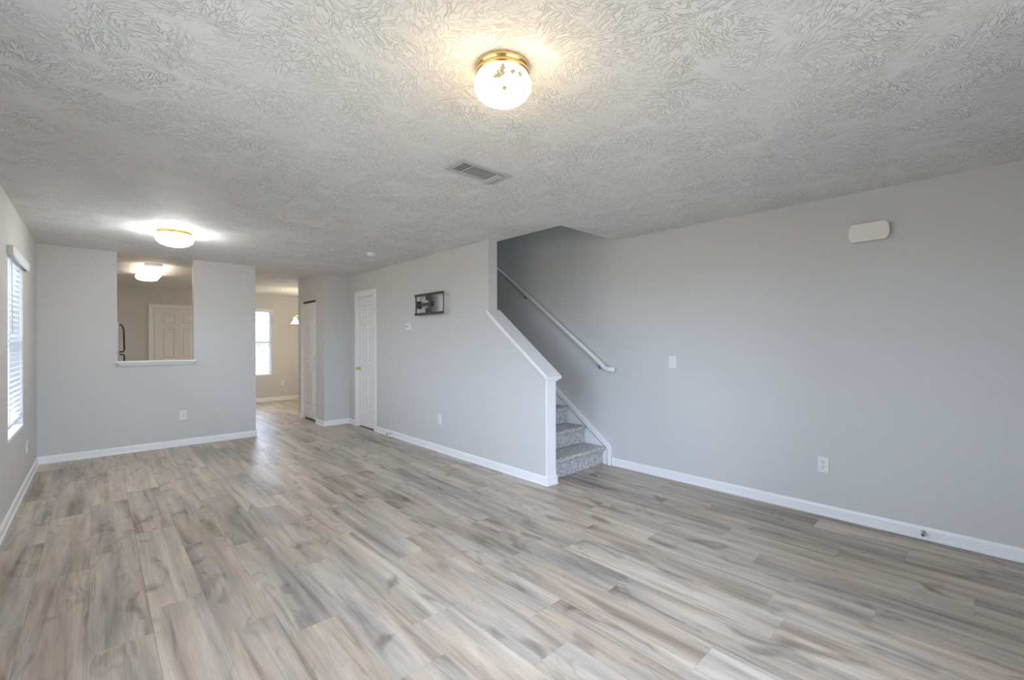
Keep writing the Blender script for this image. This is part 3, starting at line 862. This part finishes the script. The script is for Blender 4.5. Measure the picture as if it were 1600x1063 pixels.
# ================================================================== handrail
hr = thing('handrail', (4.02, 2.75, 1.05), 'white painted handrail sloping up the right wall beside the stairs', 'handrail')
HX = XR - 0.066
prof = []
for kx in range(16):
    a = 2 * PI * kx / 16
    prof.append((0.021 * math.cos(a), 0.026 * math.sin(a) + (0.002 if math.sin(a) < 0 else 0)))
slope = 0.745
path = [(HX, 2.680, 1.048), (HX, 2.745, 1.048)]
path += [(HX, 2.775 + 0.01, 1.053)]
y = 2.86
path.append((HX, y, 1.048 + slope * (y - 2.772)))
path.append((HX, 5.7, 1.048 + slope * (5.7 - 2.772)))
o = MB().sweep(prof, path).build('rail', RAILM, hr)
for p_ in o.data.polygons: p_.use_smooth = len(p_.vertices) == 4
for y in (2.90, 4.06, 5.30):
    z = 1.048 + slope * (y - 2.772) - 0.028
    b_ = MB()
    b_.tube([(HX, y, z + 0.004), (HX, y, z - 0.030), (HX + 0.012, y, z - 0.048), (XR - 0.006, y, z - 0.055)], 0.006, 8)
    b_.lathe([(0.022, 0), (0.022, -0.005), (0.010, -0.008)], (XR, y, z - 0.055), 'x', 16)
    b_.build('bracket', NICKEL, hr)

# ================================================================== ceiling lamps
def dome_lamp(loc, r, label, mat, ring_h=0.05, drop=0.12):
    t = thing('ceiling_light', loc, label, 'ceiling light', 'round glass ceiling lights with brass rims')
    x, y, z = loc
    ring = MB()
    ring.lathe([(r * 0.90, 0), (r * 0.93, -0.004), (r * 0.93, -ring_h * 0.36), (r * 0.88, -ring_h * 0.42), (r * 0.88, -ring_h * 0.50), (r * 0.95, -ring_h * 0.56),
                (r * 0.95, -ring_h * 0.86), (r * 0.90, -ring_h * 0.95), (r * 0.70, -ring_h)], loc, 'z', 64)
    ring.build('brass_rim', BRASS, t)
    g = MB()
    pr = [(r * 0.86, -ring_h * 0.92)]
    for i in range(0, 15):
        a = R(-28) + (PI / 2 + R(28)) * i / 14
        pr.append((max(0.0, r * math.cos(a)) if i < 14 else 0.0, -ring_h - drop * 0.30 - drop * 0.70 * math.sin(a)))
    pr = [pr[0]] + [(q, h) for q, h in pr[1:] if h < -ring_h * 0.92]
    g.lathe(pr, loc, 'z', 64)
    g.build('glass_bowl', mat, t)
    return t
dome_lamp((1.180, 1.305, H), 0.115, 'near warm-glowing ceiling light with etched glass and brass rim', GLASS_NEAR, 0.046, 0.100)
dome_lamp((0.560, 5.46, H), 0.152, 'far ceiling light with plain white glass near the kitchen pass-through', BULB_FAR, 0.042, 0.105)

# kitchen ceiling fixture
kl = thing('kitchen_ceiling_light', (0.585, 8.5, H), 'long white box ceiling light glowing in the kitchen', 'ceiling light')
MB().box(0.475, 0.675, 7.86, 9.14, H - 0.035, H).build('metal_base', STEEL, kl, 0.003)
d_ = MB()
d_.prism([(0.435, H - 0.030), (0.725, H - 0.030), (0.728, H - 0.060), (0.700, H - 0.098), (0.640, H - 0.112), (0.520, H - 0.112), (0.460, H - 0.098), (0.432, H - 0.060)], 'y', 7.90, 9.10)
d_.build('acrylic_diffuser', BULB_KIT, kl, 0.02, 3)

# dining chandelier, mostly hidden behind the closet block
ch = thing('chandelier', (3.27, 9.8, H), 'hanging dining lamp with glowing bell glass shades beside the window', 'chandelier')
cx, cyy = 3.27, 9.8
c_ = MB()
c_.lathe([(0.065, 0), (0.062, -0.012), (0.030, -0.026), (0.008, -0.034)], (cx, cyy, H), 'z', 32)
c_.tube([(cx, cyy, H - 0.03), (cx, cyy, 1.98)], 0.006, 10)
c_.lathe([(0.008, 0.06), (0.022, 0.03), (0.035, 0.0), (0.022, -0.04), (0.010, -0.07), (0, -0.085)], (cx, cyy, 1.92), 'z', 24)
c_.build('stem', BRASS, ch)
for i in range(3):
    a = PI - 0.10 + i * 2 * PI / 3
    dx, dy = math.cos(a), math.sin(a)
    ar = MB()
    ar.tube([(cx + dx * q, cyy + dy * q, z) for q, z in ((0.02, 1.90), (0.08, 1.86), (0.15, 1.87), (0.21, 1.91), (0.245, 1.905), (0.25, 1.86))], 0.006, 8)
    arm = ar.build('arm', BRASS, ch)
    sh = MB()
    px, py = cx + dx * 0.25, cyy + dy * 0.25
    sh.lathe([(0.022, 0.012), (0.028, 0.0), (0.034, -0.03), (0.046, -0.06), (0.066, -0.095), (0.088, -0.115), (0.084, -0.115), (0.060, -0.092), (0.030, -0.03), (0, -0.02)], (px, py, 1.855), 'z', 28)
    sh.build('glass_shade', BULB_SHADE, arm, local=True).location = (0, 0, 0)
for o_ in list(ch.children):
    for q_ in o_.children:
        # shades were built in world coordinates: bring them into the chandelier's frame
        for v_ in q_.data.vertices: v_.co -= Vector((cx, cyy, H))

# ================================================================== ceiling fittings
sd = thing('smoke_detector', (2.46, 5.12, H), 'round white smoke detector on the ceiling near the stair wall', 'smoke detector')
MB().lathe([(0.060, 0), (0.060, -0.010), (0.057, -0.014)], (2.46, 5.12, H), 'z', 40).build('base', PLASTIC, sd)
MB().lathe([(0.055, -0.013), (0.055, -0.026), (0.048, -0.036), (0.020, -0.040), (0, -0.040)], (2.46, 5.12, H), 'z', 40).build('cover', PLASTIC, sd)

vt = thing('air_vent', (1.795, 2.212, H), 'grey slotted air vent in the ceiling beyond the near lamp', 'air vent')
x0, x1, y0, y1 = 1.593, 1.997, 2.112, 2.316
i0, i1, j0, j1 = 1.632, 1.958, 2.150, 2.280
f = MB()
f.box(x0, x1, y0, j0, H - 0.007, H); f.box(x0, x1, j1, y1, H - 0.007, H)
f.box(x0, i0, j0, j1, H - 0.007, H); f.box(i1, x1, j0, j1, H - 0.007, H)
f.box(1.694, 1.702, j0, j1, H - 0.007, H - 0.001)
f.build('frame', VENTM, vt, 0.003)
MB().box(i0, i1, j0, j1, H - 0.0012, H - 0.0004).build('duct_shade_sheet', VENT_DARK, vt)  # near-black sheet above the louvers imitates the shade inside the duct
l = MB()
for i in range(7):
    yy = j0 + 0.012 + i * 0.0178
    l.box(i0, 1.694, yy - 0.0015, yy + 0.0015, H - 0.0035, H - 0.0015)
for xx in (1.652, 1.673):
    l.box(xx - 0.001, xx + 0.001, j0, j1, H - 0.0035, H - 0.0015)
for i in range(13):
    xx = 1.714 + i * 0.0145
    l.prism([(xx + 0.0008, H - 0.0042), (xx + 0.0016, H - 0.0038), (xx - 0.0016, H - 0.0015), (xx - 0.0026, H - 0.0015)], 'y', j0, j1)
l.build('louvers', VENTM, vt)
fl = MB()
fl.prism([(1.895, H - 0.004), (1.905, H - 0.014), (1.930, H - 0.020), (1.962, H - 0.012), (1.970, H - 0.004)], 'y', j0 + 0.004, y1 + 0.004)
fl.build('deflector', VENTM, vt, 0.003)

# ================================================================== wall fittings
def rr(w_, h_, r_, n=5):
    """rounded rectangle outline"""
    pts = []
    for cx_, cz_, a0 in ((w_ / 2 - r_, h_ / 2 - r_, 0), (-w_ / 2 + r_, h_ / 2 - r_, 90), (-w_ / 2 + r_, -h_ / 2 + r_, 180), (w_ / 2 - r_, -h_ / 2 + r_, 270)):
        for i in range(n + 1):
            a = R(a0 + 90 * i / n); pts.append((cx_ + r_ * math.cos(a), cz_ + r_ * math.sin(a)))
    return pts

# outlets: local frame x along the wall, -y out of the wall
def make_outlet(loc, rz, label):
    t = thing('wall_outlet', loc, label, 'outlet', 'white double wall outlets', rz)
    MB().prism(rr(0.074, 0.118, 0.004), 'y', -0.006, 0).build('cover_plate', PLASTIC, t, 0.0015, local=True)
    for s_ in (0.0195, -0.0195):
        f_ = MB(); f_.prism([(x_, z_ + s_) for x_, z_ in rr(0.033, 0.028, 0.009)], 'y', -0.0085, -0.006)
        rc = f_.build('receptacle', PLASTIC, t, local=True)
        g_ = MB()
        g_.box(-0.0080, -0.0052, -0.0090, -0.0083, s_ - 0.001, s_ + 0.008)
        g_.box(0.0052, 0.0080, -0.0090, -0.0083, s_ - 0.001, s_ + 0.008)
        g_.lathe([(0.0028, -0.0090), (0.0028, -0.0083)], (0, 0, s_ - 0.007), 'y', 12)
        g_.build('slots', SLOT, rc, local=True)
    MB().lathe([(0.003, -0.0075), (0.003, -0.006)], (0, 0, 0), 'y', 12).build('screw', NICKEL, t, local=True)
    return t
o1 = make_outlet((XR, 0.830, 0.392), -PI / 2, 'white double outlet low on the bare right wall')
for loc, rz, lab in (((0.815, YK, 0.400), 0, 'white double outlet under the pass-through on the kitchen wall'),
                     ((XT, 4.530, 0.405), -PI / 2, 'white double outlet low on the stair wall below the television bracket'),
                     ((XL, 6.16, 0.36), PI / 2, 'white double outlet on the left wall below the window'),
                     ((3.155, YB, 0.400), 0, 'white double outlet on the dining wall beside the bright window')):
    c_ = copy_tree(o1); c_.location = loc; c_.rotation_euler = (0, 0, rz); c_['label'] = lab

sw = thing('light_switch', (XR, 2.053, 1.145), 'white single light switch on the right wall past the handrail end', 'light switch', None, -PI / 2)
MB().prism(rr(0.074, 0.118, 0.004), 'y', -0.006, 0).build('cover_plate', PLASTIC, sw, 0.0015, local=True)
MB().prism([(-0.006, -0.006), (-0.008, 0.012), (-0.019, 0.012), (-0.021, 0.004), (-0.006, -0.012)], 'x', -0.005, 0.005).build('toggle', PLASTIC, sw, local=True)
for z in (0.031, -0.031):
    MB().lathe([(0.003, -0.0072), (0.003, -0.006)], (0, 0, z), 'y', 12).build('screw', NICKEL, sw, local=True)

th = thing('thermostat', (XT, 5.255, 1.552), 'small white thermostat on the stair wall below the bracket', 'thermostat', None, -PI / 2)
MB().prism(rr(0.125, 0.088, 0.006), 'y', -0.020, 0).build('housing', PLASTIC, th, 0.003, local=True)
MB().lathe([(0.011, -0.022), (0.011, -0.020)], (-0.035, 0, 0.004), 'y', 20).build('sensor_window', SLOT, th, local=True)
MB().box(-0.012, 0.010, -0.0212, -0.020, -0.006, 0.014).build('label_patch', PLATE, th, local=True)

dc = thing('door_chime', (XR, 0.547, 2.130), 'white rounded door chime box high on the right wall', 'door chime', None, -PI / 2)
def chime_outline(w_, h_, bulge):
    pts = []
    for s_ in (1, -1):
        n = 10
        for i in range(n + 1):
            q = -1 + 2 * i / n
            zz = q * h_ / 2 * s_
            xx = s_ * (w_ / 2 - bulge * (abs(q) ** 3))
            pts.append((xx, zz))
    return pts
MB().prism(chime_outline(0.205, 0.105, 0.02), 'y', -0.035, 0).build('base', PLASTIC, dc, local=True)
MB().prism(chime_outline(0.232, 0.130, 0.022), 'y', -0.060, -0.030).build('cover', CHIME, dc, 0.005, 3, local=True)

# television bracket
tv = thing('television_bracket', (XT, 4.68, 1.82), 'dark grey empty television wall bracket on the stair wall', 'bracket')
BX0, BX1 = 2.972, 2.992
y0, y1, z0, z1 = 4.350, 4.985, 1.684, 1.952
MB().box(BX0, BX1, y0, y1, z1 - 0.030, z1).build('rail', MOUNT, tv, 0.002)
MB().box(BX0, BX1, y0, y1, z0, z0 + 0.030).build('rail', MOUNT, tv, 0.002)
MB().box(BX1 - 0.006, BX1, y0, y0 + 0.014, z0 + 0.030, z1 - 0.030).build('upright', MOUNT, tv)
MB().box(BX1 - 0.006, BX1, y1 - 0.024, y1, z0 + 0.030, z1 - 0.030).build('upright', MOUNT, tv)
cp = MB()
cp.box(BX0 - 0.004, BX0, 4.600, 4.628, z0 + 0.012, z1 - 0.012)
cp.box(BX0 + 0.002, BX1 + 0.004, 4.628, 4.665, z0 + 0.030, z1 - 0.030)
cp.box(BX0 - 0.002, BX1, 4.665, 4.725, z1 - 0.088, z1 - 0.030)
cp.box(BX0 - 0.002, BX1, 4.665, 4.730, z0 + 0.030, z0 + 0.088)
cp.build('head_plate', MOUNT, tv, 0.002)
MB().box(BX1 - 0.006, BX1 + 0.020, 4.640, 4.900, 1.800, 1.838).build('arm', MOUNT, tv, 0.003)
kn = MB()
kn.lathe([(0.030, -0.045), (0.034, -0.035), (0.034, 0.035), (0.030, 0.045)], (BX1 + 0.010, 4.935, 1.819), 'z', 20)
kn.lathe([(0.016, -0.018), (0.016, 0.018)], (BX1 + 0.006, 4.882, 1.819), 'z', 16)
kn.build('knuckle', BLACK, tv)
MB().box(BX1 + 0.004, XT - 0.012, 4.640, 4.690, 1.790, 1.850).build('wall_arm', MOUNT, tv, 0.002)
MB().box(XT - 0.012, XT, 4.535, 4.700, 1.735, 1.908).build('wall_plate', PLATE, tv, 0.003)

# spring door stops on the baseboards
def door_stop(loc, rz, label):
    t = thing('door_stop', loc, label, 'door stop', 'spring door stops on the baseboards', rz)
    MB().lathe([(0.012, 0), (0.012, -0.004), (0.008, -0.008)], (0, 0, 0), 'y', 16).build('base', NICKEL, t, local=True)
    hx = [(0.0055 * math.cos(i * 0.9), -0.008 - 0.0009 * i, 0.0055 * math.sin(i * 0.9)) for i in range(56)]
    MB().tube(hx, 0.0016, 6).build('spring', NICKEL, t, local=True)
    MB().lathe([(0.008, -0.056), (0.0095, -0.060), (0.0095, -0.070), (0.006, -0.074), (0, -0.074)], (0, 0, 0), 'y', 16).build('rubber_tip', RUBBER, t, local=True)
    return t
ds = door_stop((XR - 0.0115, 0.262, 0.050), -PI / 2, 'small metal door stop on the right wall baseboard')
c_ = copy_tree(ds); c_.location = (XT - 0.0115, 5.74, 0.046); c_['label'] = 'small metal door stop on the stair wall baseboard near the closet door'

# ================================================================== kitchen fridge edge seen through the pass-through
fr = thing('refrigerator', (-0.12, 8.5, 0), 'grey refrigerator with black bar handles standing in the kitchen', 'refrigerator')
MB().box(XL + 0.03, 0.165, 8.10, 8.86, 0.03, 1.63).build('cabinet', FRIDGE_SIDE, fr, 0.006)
fd = MB().box(0.167, 0.222, 8.10, 8.86, 1.205, 1.63).build('door', FRIDGE, fr, 0.010, 3)
ld = MB().box(0.167, 0.222, 8.10, 8.86, 0.10, 1.195).build('door', FRIDGE, fr, 0.010, 3)
MB().box(XL + 0.05, 0.17, 8.12, 8.84, 0.0, 0.09).build('base_grille', BLACK, fr)
for par, pts in ((fd, [(0.221, 8.165, 1.60), (0.240, 8.165, 1.595), (0.258, 8.165, 1.57), (0.270, 8.165, 1.52), (0.275, 8.165, 1.24), (0.270, 8.165, 1.222), (0.221, 8.165, 1.216)]),
                 (ld, [(0.221, 8.165, 1.184), (0.270, 8.165, 1.178), (0.275, 8.165, 1.16), (0.270, 8.165, 0.70), (0.250, 8.165, 0.64), (0.221, 8.165, 0.62)])):
    hn = MB().tube(pts, 0.010, 10).build('handle', BLACK, par)
